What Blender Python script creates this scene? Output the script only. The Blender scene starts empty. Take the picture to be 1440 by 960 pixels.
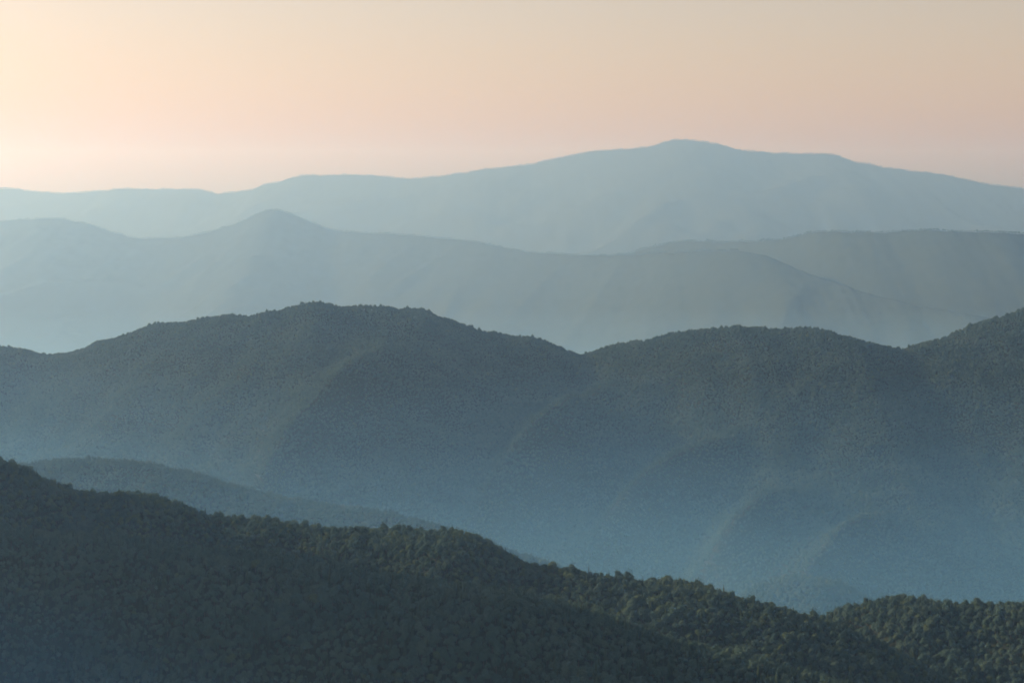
import bpy, math, random
import numpy as np
from mathutils import Vector

random.seed(7)
rng = np.random.default_rng(11)
scene = bpy.context.scene
COL = scene.collection

# ---------------------------------------------------------------- camera
LENS = 65.0
F = 1440 * LENS / 36.0                 # focal length in photograph pixels (1440 wide)
HORIZON = 270.0                        # picture row of the level line
PITCH = math.atan((480 - HORIZON) / F)
cam_data = bpy.data.cameras.new("camera")
cam_data.lens = LENS
cam_data.sensor_width = 36.0
cam_data.clip_start = 1.0
cam_data.clip_end = 120000.0
cam = bpy.data.objects.new("camera", cam_data)
cam.rotation_euler = (math.pi / 2 - PITCH, 0, 0)
COL.objects.link(cam)
scene.camera = cam

# ---------------------------------------------------------------- sky, sun, exposure
SUN_AZ = math.radians(-69)             # left of the view direction
SUN_EL = math.radians(18)
world = bpy.data.worlds.new("World")
scene.world = world
world.use_nodes = True
wn = world.node_tree.nodes
wl = world.node_tree.links
wn.clear()
sky = wn.new("ShaderNodeTexSky")
sky.sky_type = 'NISHITA'
sky.sun_disc = False
sky.sun_elevation = SUN_EL
sky.sun_rotation = SUN_AZ
sky.altitude = 0
sky.air_density = 1.3
sky.dust_density = 1.5
sky.ozone_density = 1.0
bg = wn.new("ShaderNodeBackground")
bg.inputs["Strength"].default_value = 0.085
wo = wn.new("ShaderNodeOutputWorld")
tint = wn.new("ShaderNodeMix"); tint.data_type = 'RGBA'; tint.blend_type = 'MULTIPLY'   # warm evening air, the same all round
tint.inputs[0].default_value = 1.0
tint.inputs[7].default_value = (1.17, 0.91, 0.92, 1)
wl.new(sky.outputs[0], tint.inputs[6]); wl.new(tint.outputs[2], bg.inputs[0])
wl.new(bg.outputs[0], wo.inputs[0])

sun_data = bpy.data.lights.new("sun", 'SUN')
sun_data.energy = 5.0
sun_data.angle = math.radians(0.5)
sun_data.color = (1.0, 0.79, 0.585)
sun = bpy.data.objects.new("sun", sun_data)
sdir = Vector((math.sin(SUN_AZ) * math.cos(SUN_EL), math.cos(SUN_AZ) * math.cos(SUN_EL), math.sin(SUN_EL)))
sun.rotation_euler = sdir.to_track_quat('Z', 'Y').to_euler()
COL.objects.link(sun)

vs = scene.view_settings
vs.view_transform = 'Standard'
vs.look = 'None'
vs.exposure = 0.74
vs.gamma = 1.0
vs.use_curve_mapping = False

scene.render.engine = 'CYCLES'
scene.cycles.max_bounces = 4
scene.cycles.diffuse_bounces = 2
scene.cycles.transparent_max_bounces = 8
scene.cycles.volume_bounces = 1
scene.cycles.use_denoising = True

# ---------------------------------------------------------------- helpers
def project_dir(px, py):
    """unit-y ray of photograph pixel -> (x/y, z/y)"""
    cx = (np.asarray(px, float) - 720) / F
    cy = (480 - np.asarray(py, float)) / F
    fy = math.cos(PITCH) + cy * math.sin(PITCH)
    fz = -math.sin(PITCH) + cy * math.cos(PITCH)
    return cx / fy, fz / fy

def to_pixel(x, y, z):
    fwd = y * math.cos(PITCH) - z * math.sin(PITCH)
    up = y * math.sin(PITCH) + z * math.cos(PITCH)
    return 720 + F * x / fwd, 480 - F * up / fwd

def _hash(ix, iy, seed):
    h = (ix.astype(np.int64) * 374761393 + iy.astype(np.int64) * 668265263 + seed * 1442695041) & 0x7fffffff
    h = ((h ^ (h >> 13)) * 1274126177) & 0x7fffffff
    h = h ^ (h >> 16)
    return (h & 0xffff) / 65535.0 * 2 - 1

def vnoise(x, y, seed=0):
    ix = np.floor(x); iy = np.floor(y)
    fx = x - ix; fy = y - iy
    fx = fx * fx * fx * (fx * (fx * 6 - 15) + 10); fy = fy * fy * fy * (fy * (fy * 6 - 15) + 10)
    a = _hash(ix, iy, seed); b = _hash(ix + 1, iy, seed)
    c = _hash(ix, iy + 1, seed); d = _hash(ix + 1, iy + 1, seed)
    return (a * (1 - fx) + b * fx) * (1 - fy) + (c * (1 - fx) + d * fx) * fy

def fbm(x, y, octaves=4, seed=0, gain=0.5):
    s = 0; a = 1.0; t = 0
    for k in range(octaves):
        s = s + a * vnoise(x * 2 ** k, y * 2 ** k, seed + k * 17); t += a; a *= gain
    return s / t

def smooth_interp(px, pts):
    xs = np.array([p[0] for p in pts], float); ys = np.array([p[1] for p in pts], float)
    # monotone-ish cubic (Catmull-Rom tangents limited)
    d = np.diff(ys) / np.diff(xs)
    m = np.zeros_like(ys); m[0] = d[0]; m[-1] = d[-1]
    for i in range(1, len(xs) - 1):
        m[i] = 0 if d[i - 1] * d[i] <= 0 else 2 * d[i - 1] * d[i] / (d[i - 1] + d[i])
    px = np.clip(px, xs[0], xs[-1])
    i = np.clip(np.searchsorted(xs, px) - 1, 0, len(xs) - 2)
    h = xs[i + 1] - xs[i]; t = (px - xs[i]) / h
    return ((2 * t**3 - 3 * t**2 + 1) * ys[i] + (t**3 - 2 * t**2 + t) * h * m[i]
            + (-2 * t**3 + 3 * t**2) * ys[i + 1] + (t**3 - t**2) * h * m[i + 1])

def new_mat(name):
    m = bpy.data.materials.new(name); m.use_nodes = True
    m.node_tree.nodes.clear()
    return m, m.node_tree.nodes, m.node_tree.links

# ---------------------------------------------------------------- materials
def foliage_material(name, dark, mid, light, trans=0.36):
    m, n, l = new_mat(name)
    oi = n.new("ShaderNodeObjectInfo")
    ramp = n.new("ShaderNodeValToRGB")
    ramp.color_ramp.elements[0].position = 0.0; ramp.color_ramp.elements[0].color = (*dark, 1)
    ramp.color_ramp.elements[1].position = 1.0; ramp.color_ramp.elements[1].color = (*light, 1)
    e = ramp.color_ramp.elements.new(0.55); e.color = (*mid, 1)
    tc = n.new("ShaderNodeTexCoord")
    nz = n.new("ShaderNodeTexNoise"); nz.inputs["Scale"].default_value = 0.7; nz.inputs["Detail"].default_value = 3
    l.new(tc.outputs["Object"], nz.inputs["Vector"])
    mix = n.new("ShaderNodeMath"); mix.operation = 'MULTIPLY_ADD'
    mix.inputs[1].default_value = 0.6
    l.new(nz.outputs[0], mix.inputs[0])
    mm = n.new("ShaderNodeMath"); mm.operation = 'MULTIPLY_ADD'; mm.inputs[1].default_value = 0.38
    gp = n.new("ShaderNodeNewGeometry")
    st = n.new("ShaderNodeTexNoise"); st.inputs["Scale"].default_value = 0.016; st.inputs["Detail"].default_value = 2
    l.new(gp.outputs["Position"], st.inputs["Vector"])
    sm = n.new("ShaderNodeMath"); sm.operation = 'MULTIPLY_ADD'; sm.inputs[1].default_value = 1.3; sm.inputs[2].default_value = -0.48
    l.new(st.outputs[0], sm.inputs[0]); l.new(sm.outputs[0], mm.inputs[2])
    l.new(oi.outputs["Random"], mm.inputs[0]); l.new(mm.outputs[0], mix.inputs[2])
    l.new(mix.outputs[0], ramp.inputs[0])
    d = n.new("ShaderNodeBsdfDiffuse"); t = n.new("ShaderNodeBsdfTranslucent")
    l.new(ramp.outputs[0], d.inputs[0]); l.new(ramp.outputs[0], t.inputs[0])
    ms = n.new("ShaderNodeMixShader"); ms.inputs[0].default_value = trans
    l.new(d.outputs[0], ms.inputs[1]); l.new(t.outputs[0], ms.inputs[2])
    o = n.new("ShaderNodeOutputMaterial"); l.new(ms.outputs[0], o.inputs[0])
    return m

def ground_material(name, c0, c1, scale, bump_dist):
    m, n, l = new_mat(name)
    tc = n.new("ShaderNodeTexCoord")
    n1 = n.new("ShaderNodeTexNoise"); n1.inputs["Scale"].default_value = scale; n1.inputs["Detail"].default_value = 6
    n1.inputs["Roughness"].default_value = 0.65
    l.new(tc.outputs["Object"], n1.inputs["Vector"])
    ramp = n.new("ShaderNodeValToRGB")
    ramp.color_ramp.elements[0].position = 0.3; ramp.color_ramp.elements[0].color = (*c0, 1)
    ramp.color_ramp.elements[1].position = 0.7; ramp.color_ramp.elements[1].color = (*c1, 1)
    l.new(n1.outputs[0], ramp.inputs[0])
    vo = n.new("ShaderNodeTexVoronoi"); vo.inputs["Scale"].default_value = 0.11
    l.new(tc.outputs["Object"], vo.inputs["Vector"])
    inv = n.new("ShaderNodeMath"); inv.operation = 'SUBTRACT'; inv.inputs[0].default_value = 1.0
    l.new(vo.outputs["Distance"], inv.inputs[1])
    b = n.new("ShaderNodeBump"); b.inputs["Strength"].default_value = 0.15; b.inputs["Distance"].default_value = bump_dist
    l.new(inv.outputs[0], b.inputs["Height"])
    d = n.new("ShaderNodeBsdfDiffuse")
    l.new(ramp.outputs[0], d.inputs[0]); l.new(b.outputs[0], d.inputs["Normal"])
    o = n.new("ShaderNodeOutputMaterial"); l.new(d.outputs[0], o.inputs[0])
    return m

M_LEAF = foliage_material("broadleaf_foliage", (0.032, 0.062, 0.052), (0.058, 0.104, 0.080), (0.090, 0.136, 0.100))
M_LEAF2 = foliage_material("light_foliage", (0.058, 0.090, 0.046), (0.078, 0.116, 0.058), (0.102, 0.142, 0.070))
M_NEEDLE = foliage_material("needle_foliage", (0.022, 0.040, 0.024), (0.035, 0.056, 0.030), (0.050, 0.075, 0.036), 0.1)
M_GROUND = ground_material("forest_floor", (0.022, 0.028, 0.015), (0.036, 0.044, 0.022), 0.02, 2.0)
M_CANOPY = ground_material("distant_canopy", (0.018, 0.028, 0.020), (0.028, 0.039, 0.027), 0.012, 5.0)  # shadow between crowns is mixed into this dark colour

def bark_material():
    m, n, l = new_mat("bark")
    tc = n.new("ShaderNodeTexCoord")
    w = n.new("ShaderNodeTexNoise"); w.inputs["Scale"].default_value = 6; w.inputs["Detail"].default_value = 4
    l.new(tc.outputs["Object"], w.inputs["Vector"])
    r = n.new("ShaderNodeValToRGB")
    r.color_ramp.elements[0].color = (0.045, 0.035, 0.026, 1); r.color_ramp.elements[1].color = (0.14, 0.115, 0.09, 1)
    l.new(w.outputs[0], r.inputs[0])
    d = n.new("ShaderNodeBsdfDiffuse"); l.new(r.outputs[0], d.inputs[0])
    o = n.new("ShaderNodeOutputMaterial"); l.new(d.outputs[0], o.inputs[0])
    return m
M_BARK = bark_material()

def haze_material(name, color, absorb, density, g):
    m, n, l = new_mat(name)
    v = n.new("ShaderNodeVolumePrincipled")
    v.inputs["Color"].default_value = (*color, 1)
    v.inputs["Absorption Color"].default_value = (*absorb, 1)
    v.inputs["Density"].default_value = density
    v.inputs["Anisotropy"].default_value = g
    v.inputs["Density Attribute"].default_value = ""
    v.inputs["Temperature Attribute"].default_value = ""
    o = n.new("ShaderNodeOutputMaterial"); l.new(v.outputs[0], o.inputs["Volume"])
    try: m.cycles.homogeneous_volume = True
    except Exception: pass
    return m

# ---------------------------------------------------------------- ridges
FLOOR = -700.0
def floor_at(Y):
    """the valleys drop away behind the wooded mountain"""
    t = np.clip((Y - 4500.0) / 3500.0, 0, 1)
    return FLOOR - 1000.0 * t * t * (3 - 2 * t)

class Ridge:
    """A hill range: its crest runs through the traced outline at its own distance; both flanks fall away from it."""
    def __init__(self, name, crest, dist, front, back, slope, canopy, du=4.0, dv=8.0, margin=(-420, 1860),
                 jag=0.0, relief=(30, 260), spurs=(), seed=1, back_slope=0.5, rnd=25.0, rough=3.0):
        self.name = name
        px = np.arange(margin[0], margin[1] + du, du)
        py = smooth_interp(px, crest)
        py = py + jag * fbm(px / 34.0, px * 0 + seed * 3.1, 4, seed + 40, 0.65)
        D = smooth_interp(px, dist)
        D = D * (1 + 0.012 * fbm(px / 160.0, px * 0 + seed, 3, seed))
        ax, az = project_dir(px, py)
        self.x = ax * D; self.y = D; self.z = az * D - canopy
        self.front, self.back, self.slope, self.bs = front, back, slope, back_slope
        self.relief, self.seed, self.rnd, self.rough = relief, seed, rnd, rough
        self.spurs = []
        v = np.concatenate([-np.arange(back, 0, -dv * 2.0), np.arange(0, front + dv, dv)])
        if dv > 30: v = np.unique(np.concatenate([v, [-48, -36, -24, -16, -8, 8, 16, 24, 36, 48]]))
        self.v = v
        U = np.repeat(np.arange(len(px))[:, None], len(v), 1)
        X = self.x[U]; Y = self.y[U] - v[None, :]
        Z = self.height(X, Y)
        if spurs:
            for line, amp, wid in spurs:
                P = np.stack(to_pixel(X, Y, Z + amp * 0.8), -1)
                pts = []
                for (sx, sy) in line:
                    k = np.argmin((P[..., 0] - sx) ** 2 + (P[..., 1] - sy) ** 2 + (v[None, :] < 0) * 1e9)
                    i, j = np.unravel_index(k, X.shape)
                    pts.append((X[i, j], Y[i, j]))
                self.spurs.append((pts, amp, wid))
            Z = self.height(X, Y)
        self.X, self.Y, self.Z = X, Y, Z

    def height(self, X, Y):
        xs = self.x
        zc = np.interp(X, xs, self.z); yc = np.interp(X, xs, self.y)
        v = yc - Y
        s = self.seed
        wob = 1 + 0.12 * fbm(X / 500.0, Y / 900.0, 2, s + 3)
        fr = self.slope * wob * (np.sqrt(np.maximum(v, 0) ** 2 + self.rnd ** 2) - self.rnd)
        bk = self.bs * (np.sqrt(np.minimum(v, 0) ** 2 + self.rnd ** 2) - self.rnd)
        z = zc - np.where(v >= 0, fr, bk)
        amp, L = self.relief
        ramp = 1 - np.exp(-np.abs(v) / (L * 0.6))
        # gullies: ridged noise drawn out down the slope
        q = X - 0.5 * Y
        g = 1 - np.abs(fbm(q / L, (Y + 0.5 * X) / (L * 2.6), 3, s)) * 2
        z = z + amp * (g - 0.5) * ramp + self.rough * fbm(X / 45.0, Y / 45.0, 3, s + 9) * np.minimum(1, np.abs(v) / 40.0 + 0.3)
        for pts, a, w in self.spurs:
            best = np.full(np.shape(X), 1e9); tt = np.zeros(np.shape(X))
            n = len(pts) - 1
            for k in range(n):
                ax, ay = pts[k]; bx, by = pts[k + 1]
                dx, dy = bx - ax, by - ay
                t = np.clip(((X - ax) * dx + (Y - ay) * dy) / (dx * dx + dy * dy + 1e-6), 0, 1)
                d = np.hypot(X - ax - t * dx, Y - ay - t * dy)
                tt = np.where(d < best, (k + t) / n, tt); best = np.minimum(best, d)
            z = z + a * np.exp(-best / w) * (1 - np.exp(-best * best / (w * w * 0.05)) * 0.12) * (0.35 + 0.65 * np.sin(np.clip(tt, 0, 1) * math.pi * 0.9 + 0.3))
        k = 25.0                                                    # settle softly onto the valley floor
        fl = floor_at(Y) - 12
        return fl + k * np.logaddexp(0, (z - fl) / k)

    def build(self, mat, label, cat):
        nu, nv = self.X.shape
        verts = np.stack([self.X, self.Y, self.Z], -1).reshape(-1, 3)
        i = np.arange(nu - 1)[:, None] * nv + np.arange(nv - 1)[None, :]
        faces = np.stack([i, i + 1, i + nv + 1, i + nv], -1).reshape(-1, 4)[:, ::-1]
        me = bpy.data.meshes.new(self.name)
        me.vertices.add(len(verts)); me.vertices.foreach_set("co", verts.astype(np.float32).ravel())
        me.loops.add(faces.size); me.loops.foreach_set("vertex_index", faces.astype(np.int32).ravel())
        me.polygons.add(len(faces))
        me.polygons.foreach_set("loop_start", np.arange(0, faces.size, 4, dtype=np.int32))
        me.polygons.foreach_set("loop_total", np.full(len(faces), 4, np.int32))
        me.polygons.foreach_set("use_smooth", np.ones(len(faces), bool))
        me.update(calc_edges=True)
        me.materials.append(mat)
        o = bpy.data.objects.new(self.name, me); COL.objects.link(o)
        o["kind"] = "structure"; o["label"] = label; o["category"] = cat
        return o

    def scatter(self, spacing, vmin, vmax, pxr, seed):
        """jittered tree feet on the flank"""
        r = np.random.default_rng(seed)
        x0, _ = project_dir(pxr[0], 480); x1, _ = project_dir(pxr[1], 480)
        ymax = self.y.max()
        xs = np.arange(x0 * ymax, x1 * ymax, spacing); vs_ = np.arange(vmin, vmax, spacing * 0.9)
        XX, VV = np.meshgrid(xs, vs_, indexing='ij')
        XX = XX + (np.arange(len(vs_)) % 2)[None, :] * spacing * 0.5
        XX = (XX + r.uniform(-.42, .42, XX.shape) * spacing).ravel(); VV = (VV + r.uniform(-.42, .42, VV.shape) * spacing).ravel()
        YY = np.interp(XX, self.x, self.y) - VV
        ZZ = self.height(XX, YY)
        px, py = to_pixel(XX, YY, ZZ)
        ok = (px > pxr[0]) & (px < pxr[1]) & (ZZ > floor_at(YY) + 2) & (py < 1050)
        return np.stack([XX, YY, ZZ, VV], -1)[ok]

far_crest = [(-500, 300), (-300, 285), (-120, 272), (0, 263), (80, 271), (180, 265), (270, 265), (310, 270), (350, 266), (400, 252), (430, 245), (520, 245),
             (575, 249), (640, 243), (740, 230), (800, 217), (840, 211), (900, 207), (950, 196), (1000, 200), (1050, 211), (1110, 214),
             (1170, 216), (1210, 228), (1260, 237), (1320, 243), (1380, 255), (1440, 265), (1600, 285), (1900, 300)]
haz_right = [(-420, 420), (700, 400), (830, 360), (880, 355), (910, 346), (960, 338), (1050, 338), (1090, 335), (1150, 324), (1220, 325), (1300, 322),
             (1390, 324), (1440, 327), (1600, 318), (1860, 330)]
haz_mid = [(-420, 300), (-200, 318), (0, 309), (70, 306), (120, 313), (160, 326), (200, 333), (250, 332), (290, 325), (340, 310), (366, 298), (385, 294.5), (404, 298),
           (430, 308), (480, 324), (560, 329), (610, 332), (680, 341), (740, 352), (820, 357), (900, 356), (960, 352), (1040, 350),
           (1070, 355), (1110, 370), (1160, 390), (1220, 409), (1300, 427), (1440, 447), (1860, 470)]
mid_crest = [(-420, 470), (-200, 490), (-60, 478), (0, 484), (30, 490), (60, 497), (90, 496), (120, 487), (170, 470), (220, 456), (300, 446), (390, 435), (410, 429),
             (455, 427), (480, 431), (540, 431), (590, 432), (615, 440), (650, 455), (700, 466), (740, 473), (790, 488), (812, 496),
             (850, 489), (900, 478), (970, 465), (1050, 460), (1140, 461), (1180, 470), (1220, 478), (1272, 487), (1310, 479), (1360, 460), (1440, 437), (1560, 400), (1860, 370)]
low_crest = [(-420, 640), (-100, 652), (0, 650), (100, 643), (200, 648), (260, 660), (340, 682), (420, 700), (500, 712), (600, 728), (650, 745), (800, 800), (1000, 880)]
knoll = [(940, 900), (1000, 862), (1050, 831), (1090, 813), (1130, 808), (1180, 815), (1230, 838), (1300, 870), (1400, 920)]
near_crest = [(-760, 380), (-420, 430), (-250, 520), (-110, 606), (0, 648), (30, 659), (60, 677), (110, 690), (190, 692), (230, 703), (300, 722), (350, 728), (440, 738), (560, 743),  # unseen rise left of frame, its height chosen for the shade it throws
              (640, 745), (700, 768), (750, 792), (800, 799), (850, 809), (900, 818), (960, 822), (1060, 845), (1160, 873), (1250, 908), (1340, 955), (1500, 1040), (1700, 1150)]
spur_crest = [(-420, 300), (-260, 480), (-90, 690), (0, 742), (200, 764), (430, 790), (520, 803), (620, 819), (760, 843), (850, 868), (960, 900), (1060, 925), (1160, 950), (1300, 1000), (1500, 1080)]  # crest left of frame is invented, raised to put the spur in shade
small_hill = [(980, 980), (1100, 905), (1160, 873), (1220, 850), (1280, 844), (1340, 850), (1400, 850), (1440, 851), (1600, 850), (1860, 870)]

R_FAR = Ridge("far_mountain", far_crest, [(-500, 23000), (500, 23500), (960, 22500), (1900, 22000)], 5500, 2000, 0.22, 18, du=5, dv=120, jag=3.0, margin=(-480, 1900), relief=(130, 1500), seed=3, rnd=120, rough=10)
R_HR = Ridge("hazy_ridge", haz_right, [(-420, 19500), (800, 13600), (1440, 9900), (1860, 9700)], 4800, 1200, 0.36, 13, du=5, dv=60, jag=2.5, relief=(70, 900), seed=21, rnd=90, rough=8)
R_HM = Ridge("hazy_ridge", haz_mid, [(-420, 16500), (400, 16000), (1070, 10600), (1440, 8600), (1860, 8400)], 4600, 1000, 0.28, 13, du=5, dv=50, jag=2.5, relief=(70, 800), seed=31, rnd=80, rough=7)
R_MID = Ridge("wooded_mountain", mid_crest, [(-420, 3900), (0, 3800), (440, 3600), (812, 3650), (1050, 3500), (1240, 3420), (1440, 3540), (1860, 3750)], 1500, 600, 0.44, 8.5, du=4, dv=12, jag=4.0, relief=(18, 240), seed=41, rnd=45,
              spurs=[([(545, 465), (490, 515), (420, 580), (360, 650)], 95, 48), ([(830, 525), (785, 575), (695, 665), (640, 730)], 115, 50),
                     ([(1005, 590), (950, 640), (850, 735), (790, 785)], 100, 46), ([(1110, 665), (1050, 720), (970, 790)], 88, 40),
                     ([(1235, 700), (1180, 760), (1100, 835)], 88, 40)])
R_LOW = Ridge("low_hill", low_crest, [(-420, 2950), (0, 2880), (650, 2560), (1000, 2450)], 500, 500, 0.38, 11, du=4, dv=10, margin=(-420, 980), relief=(14, 220), seed=61, rnd=35)
R_KN = Ridge("low_hill", knoll, [(900, 2560), (1400, 2520)], 400, 350, 0.4, 11, du=4, dv=10, margin=(945, 1395), relief=(12, 200), seed=66, rnd=35)
R_NEAR = Ridge("near_hill", near_crest, [(-760, 1800), (-420, 1770), (0, 1720), (640, 1600), (1160, 1500), (1700, 1400)], 480, 420, 0.47, 8, du=4, dv=7, margin=(-740, 1690), relief=(15, 150), seed=71, rnd=28, rough=4)
R_SPUR = Ridge("near_spur", spur_crest, [(-420, 1440), (0, 1420), (500, 1310), (1060, 1210), (1500, 1140)], 400, 330, 0.47, 8, du=4, dv=7, margin=(-420, 1490), relief=(15, 140), seed=81, rnd=28, rough=4, back_slope=0.42)
R_SM = Ridge("small_hill", small_hill, [(980, 1740), (1440, 1660), (1860, 1600)], 420, 360, 0.45, 8, du=4, dv=7, margin=(990, 1850), relief=(12, 140), seed=91, rnd=26, rough=4)

R_FAR.build(M_CANOPY, "pale far mountain range below the peach sky", "mountain")
R_HR.build(M_CANOPY, "hazy blue ridge just in front of the pale far mountains", "ridge")
R_HM.build(M_CANOPY, "hazy blue ridge with a rounded peak behind the dark wooded mountain", "ridge")
R_MID.build(M_GROUND, "dark blue wooded mountain with slanting spurs above the misty valley", "mountain")
R_LOW.build(M_GROUND, "low misty blue hill in the valley behind the near hill", "hill")
R_KN.build(M_GROUND, "small misty knoll at the foot of the blue mountain", "hill")
R_NEAR.build(M_GROUND, "dark green wooded hill in front of the misty valley", "hill")
R_SPUR.build(M_GROUND, "dark wooded spur on the flank of the near hill", "hill")
R_SM.build(M_GROUND, "small wooded hill beside the end of the near hill", "hill")

# the valley floor, one sheet under everything
gx = np.linspace(-19000, 19000, 61); gy = np.linspace(200, 30500, 61)
GX, GY = np.meshgrid(gx, gy, indexing='ij')
GZ = floor_at(GY) + 12 * fbm(GX / 1500, GY / 1500, 3, 5)
gv = np.stack([GX, GY, GZ], -1).reshape(-1, 3)
gf = [(i * 61 + j, (i + 1) * 61 + j, (i + 1) * 61 + j + 1, i * 61 + j + 1) for i in range(60) for j in range(60)]
gm = bpy.data.meshes.new("ground"); gm.from_pydata(gv.tolist(), [], gf); gm.materials.append(M_CANOPY)
go = bpy.data.objects.new("ground", gm); COL.objects.link(go); go["kind"] = "structure"
go["label"] = "wooded valley floor between the hills"; go["category"] = "ground"

# ---------------------------------------------------------------- trees
def ico(sub):
    t = (1 + 5 ** .5) / 2
    v = [Vector(p).normalized() for p in [(-1, t, 0), (1, t, 0), (-1, -t, 0), (1, -t, 0), (0, -1, t), (0, 1, t), (0, -1, -t), (0, 1, -t), (t, 0, -1), (t, 0, 1), (-t, 0, -1), (-t, 0, 1)]]
    f = [(0, 11, 5), (0, 5, 1), (0, 1, 7), (0, 7, 10), (0, 10, 11), (1, 5, 9), (5, 11, 4), (11, 10, 2), (10, 7, 6), (7, 1, 8), (3, 9, 4), (3, 4, 2), (3, 2, 6), (3, 6, 8), (3, 8, 9), (4, 9, 5), (2, 4, 11), (6, 2, 10), (8, 6, 7), (9, 8, 1)]
    for _ in range(sub):
        c = {}; nf = []
        def mid(a, b):
            k = (min(a, b), max(a, b))
            if k not in c: v.append(((v[a] + v[b]) / 2).normalized()); c[k] = len(v) - 1
            return c[k]
        for a, b, d in f:
            ab, bd, da = mid(a, b), mid(b, d), mid(d, a)
            nf += [(a, ab, da), (b, bd, ab), (d, da, bd), (ab, bd, da)]
        f = nf
    return v, f
ICO_V, ICO_F = ico(1)

def leaf_card(V, Fc, p, nrm, s, r):
    a = nrm.cross(Vector((r.uniform(-1, 1), r.uniform(-1, 1), r.uniform(-1, 1)))).normalized()
    b = nrm.cross(a)
    k = len(V)
    V += [p + a * s, p + b * s * .7 + nrm * s * .15, p - a * s, p - b * s * .7 + nrm * s * .15]
    Fc.append((k, k + 1, k + 2, k + 3))

def crown_mesh(name, seed, height, radius, base, lobes, cards, mat):
    """many leaf clumps over uneven lobes"""
    r = random.Random(seed); V = []; Fc = []
    L = [(Vector((0, 0, base + (height - base) * .55)), radius * .72, (height - base) * .42)]
    for k in range(lobes):
        a = k * 2.399 + r.uniform(-.4, .4); q = r.uniform(.15, .95)
        rr = radius * (.62 * (1 - .55 * q)) * r.uniform(.8, 1.15)
        c = Vector((math.cos(a) * rr, math.sin(a) * rr, base + (height - base) * (.22 + .58 * q)))
        s = radius * r.uniform(.36, .56)
        L.append((c, s, s * r.uniform(.75, 1.0)))
    for c, sx, sz in L:
        k = len(V)
        for p in ICO_V:
            j = r.uniform(.74, 1.0)
            V.append(c + Vector((p.x * sx * j, p.y * sx * j, p.z * sz * j)) * .8)
        Fc += [tuple(i + k for i in f) for f in ICO_F]
    for _ in range(cards):
        c, sx, sz = L[r.randrange(len(L))]
        d = Vector((r.gauss(0, 1), r.gauss(0, 1), r.gauss(.35, 1))).normalized()
        p = c + Vector((d.x * sx, d.y * sx, d.z * sz)) * r.uniform(.78, 1.32)
        nn = (d + Vector((r.uniform(-.6, .6), r.uniform(-.6, .6), r.uniform(-.6, .6)))).normalized()
        leaf_card(V, Fc, p, nn, r.uniform(.3, .66), r)
    me = bpy.data.meshes.new(name); me.from_pydata([tuple(v) for v in V], [], Fc); me.materials.append(mat)
    return me

def conifer_mesh(name, seed, height, radius, base, mat):
    r = random.Random(seed); V = []; Fc = []
    n = 16
    for k in range(n):
        t = k / (n - 1); z = base + (height - base) * t
        rr = radius * (1 - t) ** .85 * r.uniform(.8, 1.1) + .12
        for q in range(9):
            a = q * 2 * math.pi / 9 + k * .7 + r.uniform(-.2, .2)
            l = rr * r.uniform(.7, 1.15)
            d = Vector((math.cos(a), math.sin(a), 0)); s = Vector((-d.y, d.x, 0))
            i = len(V); w = l * .33 + .12; dz = -l * .3
            V += [Vector((0, 0, z + .5)), d * l * .55 + s * w + Vector((0, 0, z + dz * .4)), d * l + Vector((0, 0, z + dz)), d * l * .55 - s * w + Vector((0, 0, z + dz * .4))]
            Fc += [(i, i + 1, i + 2), (i, i + 2, i + 3)]
    me = bpy.data.meshes.new(name); me.from_pydata([tuple(v) for v in V], [], Fc); me.materials.append(mat)
    return me

def trunk_mesh(name, seed, height, r0, limbs):
    r = random.Random(seed); V = []; Fc = []
    def tube(pts, rad):
        n = 6; k = len(V)
        for (p, q) in zip(pts, rad):
            for i in range(n):
                a = i * 2 * math.pi / n
                V.append((p[0] + math.cos(a) * q, p[1] + math.sin(a) * q, p[2]))
        for j in range(len(pts) - 1):
            for i in range(n):
                Fc.append((k + j * n + i, k + j * n + (i + 1) % n, k + (j + 1) * n + (i + 1) % n, k + (j + 1) * n + i))
    tube([(0, 0, -2.5), (.05, .05, height * .3), (.15, -.1, height * .62), (.1, 0, height * .88)], [r0 * 1.25, r0, r0 * .65, r0 * .2])
    for k in range(limbs):
        a = k * 2.4 + r.uniform(-.3, .3); z = height * r.uniform(.35, .6); l = height * r.uniform(.18, .26)
        tube([(0, 0, z), (math.cos(a) * l * .5, math.sin(a) * l * .5, z + l * .45), (math.cos(a) * l, math.sin(a) * l, z + l * .8)], [r0 * .45, r0 * .3, r0 * .1])
    me = bpy.data.meshes.new(name); me.from_pydata(V, [], Fc); me.materials.append(M_BARK)
    return me

KINDS = []                             # (crown, trunk) mesh pairs
for k, (h, rad, b, lob, cards) in enumerate([(13, 4.4, 3.0, 9, 520), (15.5, 4.6, 3.5, 11, 560), (11.5, 5.4, 2.5, 11, 560), (15, 3.7, 4.0, 10, 520), (9.5, 3.9, 2.0, 8, 460)]):
    KINDS.append((crown_mesh("broadleaf_crown", 100 + k, h, rad, b, lob, cards, M_LEAF), trunk_mesh("trunk", 200 + k, h, .28, 5)))
KINDS.append((crown_mesh("broadleaf_crown", 131, 11.5, 4.6, 2.2, 9, 300, M_LEAF2), trunk_mesh("trunk", 231, 11.5, .26, 5)))
KINDS.append((conifer_mesh("conifer_crown", 141, 16.5, 3.0, 2.0, M_NEEDLE), trunk_mesh("trunk", 241, 16, .25, 0)))

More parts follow.
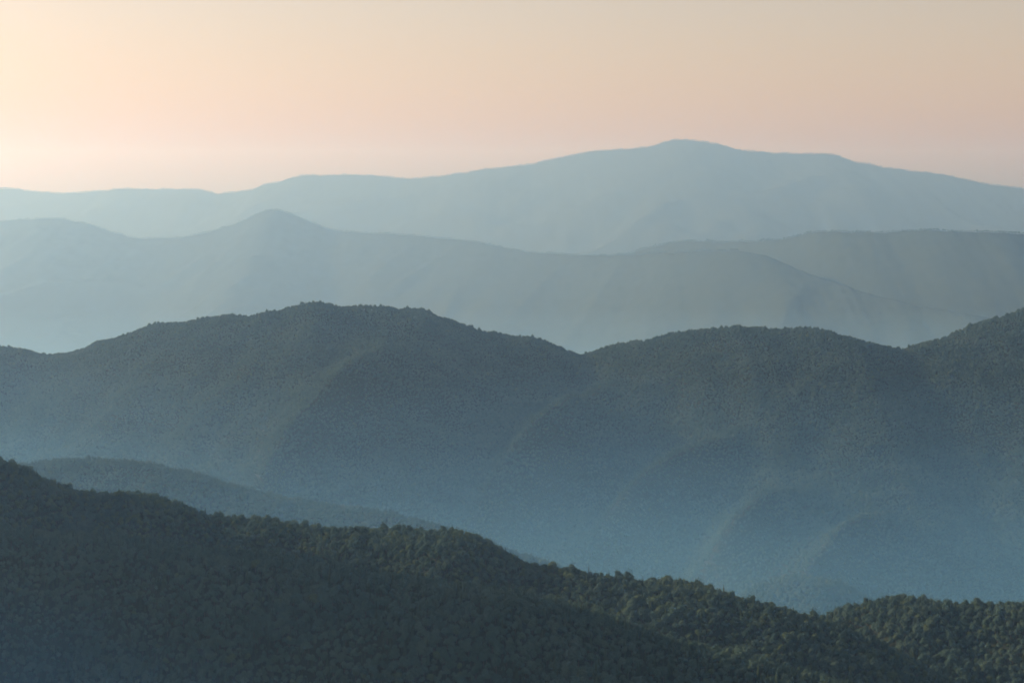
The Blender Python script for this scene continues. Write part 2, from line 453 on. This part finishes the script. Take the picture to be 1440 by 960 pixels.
def make_tree(name, kind, loc, rot, scl, label, group=None):
    e = bpy.data.objects.new(name, None); COL.objects.link(e)
    e.empty_display_size = 2
    e.location = loc; e.rotation_euler = (0, 0, rot); e.scale = scl if isinstance(scl, tuple) else (scl, scl, scl)
    e["label"] = label; e["category"] = "tree"
    if group: e["group"] = group
    c, t = KINDS[kind]
    oc = bpy.data.objects.new("crown", c); COL.objects.link(oc); oc.parent = e
    ot = bpy.data.objects.new("trunk", t); COL.objects.link(ot); ot.parent = e
    return oc, ot

near_pts = R_NEAR.scatter(4.6, -70, 430, (-60, 1500), 1)
spur_pts = R_SPUR.scatter(4.5, -110, 400, (-60, 1500), 2)
sm_pts = R_SM.scatter(5.1, -60, 330, (1010, 1520), 3)

def hidden(pts, other):
    """is a tree top below the sight line over another hill's surface (its canopy included)?"""
    X, Y, Z = pts[:, 0], pts[:, 1], pts[:, 2] + 8.0
    bad = np.zeros(len(pts), bool)
    for t in np.linspace(.6, .985, 40):
        x, y, z = X * t, Y * t, Z * t
        inside = (x > other.x.min()) & (x < other.x.max()) & (y > np.interp(x, other.x, other.y) - other.front)
        bad |= inside & (other.height(x, y) + 7 > z)
    return bad
# a tree of one hill must not stand inside the other hill
def buried(pts, other):
    X, Y, Z = pts[:, 0], pts[:, 1], pts[:, 2]
    v = np.interp(X, other.x, other.y) - Y
    inside = (X > other.x.min()) & (X < other.x.max()) & (v < other.front) & (v > -other.back)
    return inside & (other.height(X, Y) > Z + 1)
near_pts = near_pts[~buried(near_pts, R_SPUR) & ~buried(near_pts, R_SM)]
spur_pts = spur_pts[~buried(spur_pts, R_NEAR) & ~buried(spur_pts, R_SM)]
sm_pts = sm_pts[~buried(sm_pts, R_NEAR) & ~buried(sm_pts, R_SPUR)]

def tree_look(n, r, conifer=0.05, light=0.06):
    kind = r.integers(0, 5, n)
    q = r.uniform(0, 1, n)
    kind = np.where(q < light, 5, kind); kind = np.where(q > 1 - conifer, 6, kind)
    return kind, r.uniform(0, 6.283, n), r.uniform(.58, 1.15, n) * np.where(r.uniform(0, 1, n) > .93, 1.3, 1.0)

# every tree that shows largest is a tree of its own
chosen = []
PROTO = {}
def pick(pts, mask, n, key):
    idx = np.nonzero(mask)[0]
    return idx[np.argsort(key[idx])][:n]
def in_frame(pts):
    px, py = to_pixel(pts[:, 0], pts[:, 1], pts[:, 2] + 7)
    return px, py, (px > 4) & (px < 1436) & (py < 955)

r0 = np.random.default_rng(5)
def individuals(pts, idx, label, group, light=0.1, conifer=.03):
    kind, rot, sc = tree_look(len(idx), r0, conifer, light)
    for i, k, a, s in zip(idx, kind, rot, sc):
        x, y, z = pts[i, :3]
        size = "big " if s > 1.08 else "small " if s < .72 else ""
        lab, grp = label, group
        if k == 6: lab, grp = lab.replace("round-crowned", "pointed"), grp.replace("round", "pointed")
        if k == 5: lab, grp = lab.replace("dark green", "pale green").replace("olive", "pale green").replace("blue-green", "pale grey-green"), "pale " + grp
        oc, ot = make_tree("broadleaf_tree" if k != 6 else "conifer_tree", int(k), (x, y, z - .4), float(a), float(s) * .74, size + lab, size + grp)
        PROTO.setdefault(int(k), (oc, ot))

px, py, fr = in_frame(near_pts)
hid = hidden(near_pts, R_SPUR) | hidden(near_pts, R_SM)
ci = pick(near_pts, fr & ~hid & (near_pts[:, 3] > -4) & (near_pts[:, 3] < 9), 130, np.abs(near_pts[:, 3] - 2))
individuals(near_pts, ci, "dark green round-crowned tree on the crest of the near wooded hill", "round trees along the near hill crest")
near_left = np.delete(near_pts, ci, 0)
px, py, fr = in_frame(sm_pts)
hid = hidden(sm_pts, R_NEAR) | hidden(sm_pts, R_SPUR)
si = pick(sm_pts, fr & ~hid & (sm_pts[:, 3] > -4) & (sm_pts[:, 3] < 9), 30, np.abs(sm_pts[:, 3] - 2))
individuals(sm_pts, si, "olive round-crowned tree on the crest of the small hill", "round trees along the small hill crest", .25, .0)
sm_left = np.delete(sm_pts, si, 0)
px, py, fr = in_frame(spur_pts)
hid = hidden(spur_pts, R_SM)
pi_ = pick(spur_pts, fr & ~hid & (py > 820) & (px < 700), 134, spur_pts[:, 1])
individuals(spur_pts, pi_, "blue-green round-crowned tree low on the misty flank of the near spur", "round trees on the misty flank", .06, .0)
spur_left = np.delete(spur_pts, pi_, 0)

# the few that stand out by their shape
def stand(R, px_, dv, kind, scl, name, label):
    i = np.argmin(np.abs(to_pixel(R.x, R.y, R.z)[0] - px_))
    x = R.x[i]; y = R.y[i] - dv; z = float(R.height(np.array([x]), np.array([y]))[0])
    oc, ot = make_tree(name, kind, (x, y, z - .4), 1.0, scl, label)
    PROTO.setdefault(kind, (oc, ot))
stand(R_SM, 1372, 2, 3, (1.15, 1.15, 1.12), "broadleaf_tree", "tall dark bushy tree rising above the crest of the small hill")
stand(R_NEAR, 1060, 1, 6, (.9, .9, .95), "conifer_tree", "small pointed conifer sticking up from the near hill's lower crest")
stand(R_NEAR, 829, 1, 6, (.6, .6, .95), "conifer_tree", "slender pointed conifer on the near hill's crest beside a pale bushy tree")
stand(R_NEAR, 776, 1, 5, (1.25, 1.25, 1.15), "broadleaf_tree", "pale green bushy tree standing proud on the near hill's crest")
stand(R_NEAR, 35, 1, 2, (1.3, 1.3, 1.2), "broadleaf_tree", "broad dark tree on the highest shoulder of the near hill")
stand(R_NEAR, 170, 1, 5, (1.35, 1.35, 1.0), "broadleaf_tree", "broad tree, light green as if sunlit, on the bright hump of the near hill")  # pale foliage stands in for sun on this bit of crest

# ---------------------------------------------------------------- forests: the rest, one mass on each hill
def forest(name, pts, label, seed, scale=1.0, conifer=.05, light=.05):
    r = np.random.default_rng(seed)
    n = len(pts)
    kind, rot, sc = tree_look(n, r, conifer, light)
    sc = sc * (1 + .38 * fbm(pts[:, 0] / 55.0, pts[:, 1] / 55.0, 3, 77))        # stands of taller and lower trees
    me = bpy.data.meshes.new(name)
    me.vertices.add(n)
    co = pts[:, :3].copy(); co[:, 2] -= .4
    me.vertices.foreach_set("co", co.astype(np.float32).ravel())
    for nm, typ, val in (("kind", 'INT', kind.astype(np.int32)), ("turn", 'FLOAT', rot.astype(np.float32)), ("size", 'FLOAT', (sc * scale).astype(np.float32))):
        me.attributes.new(nm, typ, 'POINT').data.foreach_set("value", val)
    o = bpy.data.objects.new(name, me); COL.objects.link(o)
    o["kind"] = "stuff"; o["label"] = label; o["category"] = "forest"
    mod = o.modifiers.new("trees", 'NODES'); mod.node_group = FOREST_NODES
    return o

def forest_nodes():
    g = bpy.data.node_groups.new("forest_nodes", 'GeometryNodeTree')
    g.interface.new_socket("Geometry", in_out='INPUT', socket_type='NodeSocketGeometry')
    g.interface.new_socket("Geometry", in_out='OUTPUT', socket_type='NodeSocketGeometry')
    n, l = g.nodes, g.links
    gi = n.new("NodeGroupInput"); go_ = n.new("NodeGroupOutput")
    ji = n.new("GeometryNodeJoinGeometry")
    for k in sorted(PROTO, reverse=True):
        j = n.new("GeometryNodeJoinGeometry")
        for ob in PROTO[k]:
            oi = n.new("GeometryNodeObjectInfo"); oi.transform_space = 'ORIGINAL'; oi.inputs["Object"].default_value = ob
            l.new(oi.outputs["Geometry"], j.inputs[0])
        gt = n.new("GeometryNodeGeometryToInstance"); l.new(j.outputs[0], gt.inputs[0])
        l.new(gt.outputs[0], ji.inputs[0])
    def attr(nm, t):
        a = n.new("GeometryNodeInputNamedAttribute"); a.data_type = t; a.inputs[0].default_value = nm
        return a.outputs[0]
    iop = n.new("GeometryNodeInstanceOnPoints")
    l.new(gi.outputs[0], iop.inputs["Points"]); l.new(ji.outputs[0], iop.inputs["Instance"])
    iop.inputs["Pick Instance"].default_value = True
    l.new(attr("kind", 'INT'), iop.inputs["Instance Index"])
    cx = n.new("ShaderNodeCombineXYZ"); l.new(attr("turn", 'FLOAT'), cx.inputs[2])
    er = n.new("FunctionNodeEulerToRotation"); l.new(cx.outputs[0], er.inputs[0]); l.new(er.outputs[0], iop.inputs["Rotation"])
    l.new(attr("size", 'FLOAT'), iop.inputs["Scale"])
    l.new(iop.outputs[0], go_.inputs[0])
    return g
FOREST_NODES = forest_nodes()

forest("forest", near_left, "dense dark green forest covering the near hill", 1, .68, light=.35)  # greener mix than the spur; its pale trees also stand in for sunlight
forest("forest", spur_left, "dense dark blue-green forest on the near spur", 2, .68, light=.01, conifer=.2)  # bluer mix; the extra dark conifers also stand in for shade
forest("forest", sm_left, "dense olive forest covering the small hill", 3, .78, light=.12)
forest("forest", R_LOW.scatter(5.6, -50, 300, (-40, 860), 4), "misty blue forest on the low valley hill", 4, .72)
forest("forest", R_KN.scatter(5.6, -50, 250, (950, 1390), 5), "misty blue forest on the small knoll", 5, .72)
forest("forest", R_MID.scatter(4.8, -30, 1080, (-30, 1470), 6), "blue hazy forest covering the big wooded mountain", 6, .64)
forest("forest", R_HM.scatter(10, -14, 12, (-20, 1040), 8), "pale blue forest along the hazy ridge with the rounded peak", 8, .95)
forest("forest", R_HR.scatter(10, -14, 12, (780, 1460), 9), "pale blue forest along the hazy ridge below the far mountains", 9, .95)
forest("forest", R_FAR.scatter(14, -24, 14, (-20, 1460), 10), "pale grey forest along the far mountain crest", 10, 1.35)
print("TREES", len(near_left), len(spur_left), len(sm_left), [len(o.data.vertices) for o in bpy.data.objects if o.name.startswith("forest")], sorted(PROTO))

# ---------------------------------------------------------------- haze
def box(name, lo, hi, mat, label):
    v = [(x, y, z) for x in (lo[0], hi[0]) for y in (lo[1], hi[1]) for z in (lo[2], hi[2])]
    f = [(0, 1, 3, 2), (4, 6, 7, 5), (0, 4, 5, 1), (2, 3, 7, 6), (0, 2, 6, 4), (1, 5, 7, 3)]
    me = bpy.data.meshes.new(name); me.from_pydata(v, [], f); me.materials.append(mat)
    o = bpy.data.objects.new(name, me); COL.objects.link(o)
    o["kind"] = "stuff"; o["label"] = label; o["category"] = "haze"
    return o
TOP = float(max(R.Z.max() for R in (R_FAR, R_HR, R_HM, R_MID))) + 60
box("haze", (-20000, -800, FLOOR - 1060), (20000, 31000, TOP),
    haze_material("haze", (0.325, 0.62, 1.0), (1, 1, 1), 0.000072, 0.59), "thin even haze in the air over the hills")
for mist_top, mist_density, mist_label in ((-330, 0.00013, "thinnest high sheet of blue mist over the valley"), (-420, 0.00022, "thin blue mist halfway down the valley sides"),
                                           (-490, 0.00027, "blue mist lying low on the valley floor")):
    box("haze", (-6000 + mist_top, 1690 - mist_top * 0.02, FLOOR - 60 - mist_top * 0.03), (6000 - mist_top, 5600 + mist_top, mist_top),
        haze_material("valley_haze", (0.16, 0.51, 1.0), (1, 1, 1), mist_density, 0.2), mist_label)
# a wedge of mist settled in the hollow below the near spur, thinning out along the slope
ho = box("haze", (-1000, 480, FLOOR - 30), (320, 1500, -250),
         haze_material("hollow_haze", (0.08, 0.52, 1.0), (1, 1, 1), 0.0009, 0.2), "thin blue mist in the hollow below the near spur")
for vert in ho.data.vertices:
    if vert.co.z > -300: vert.co.z = -172 if vert.co.x < 0 else -398
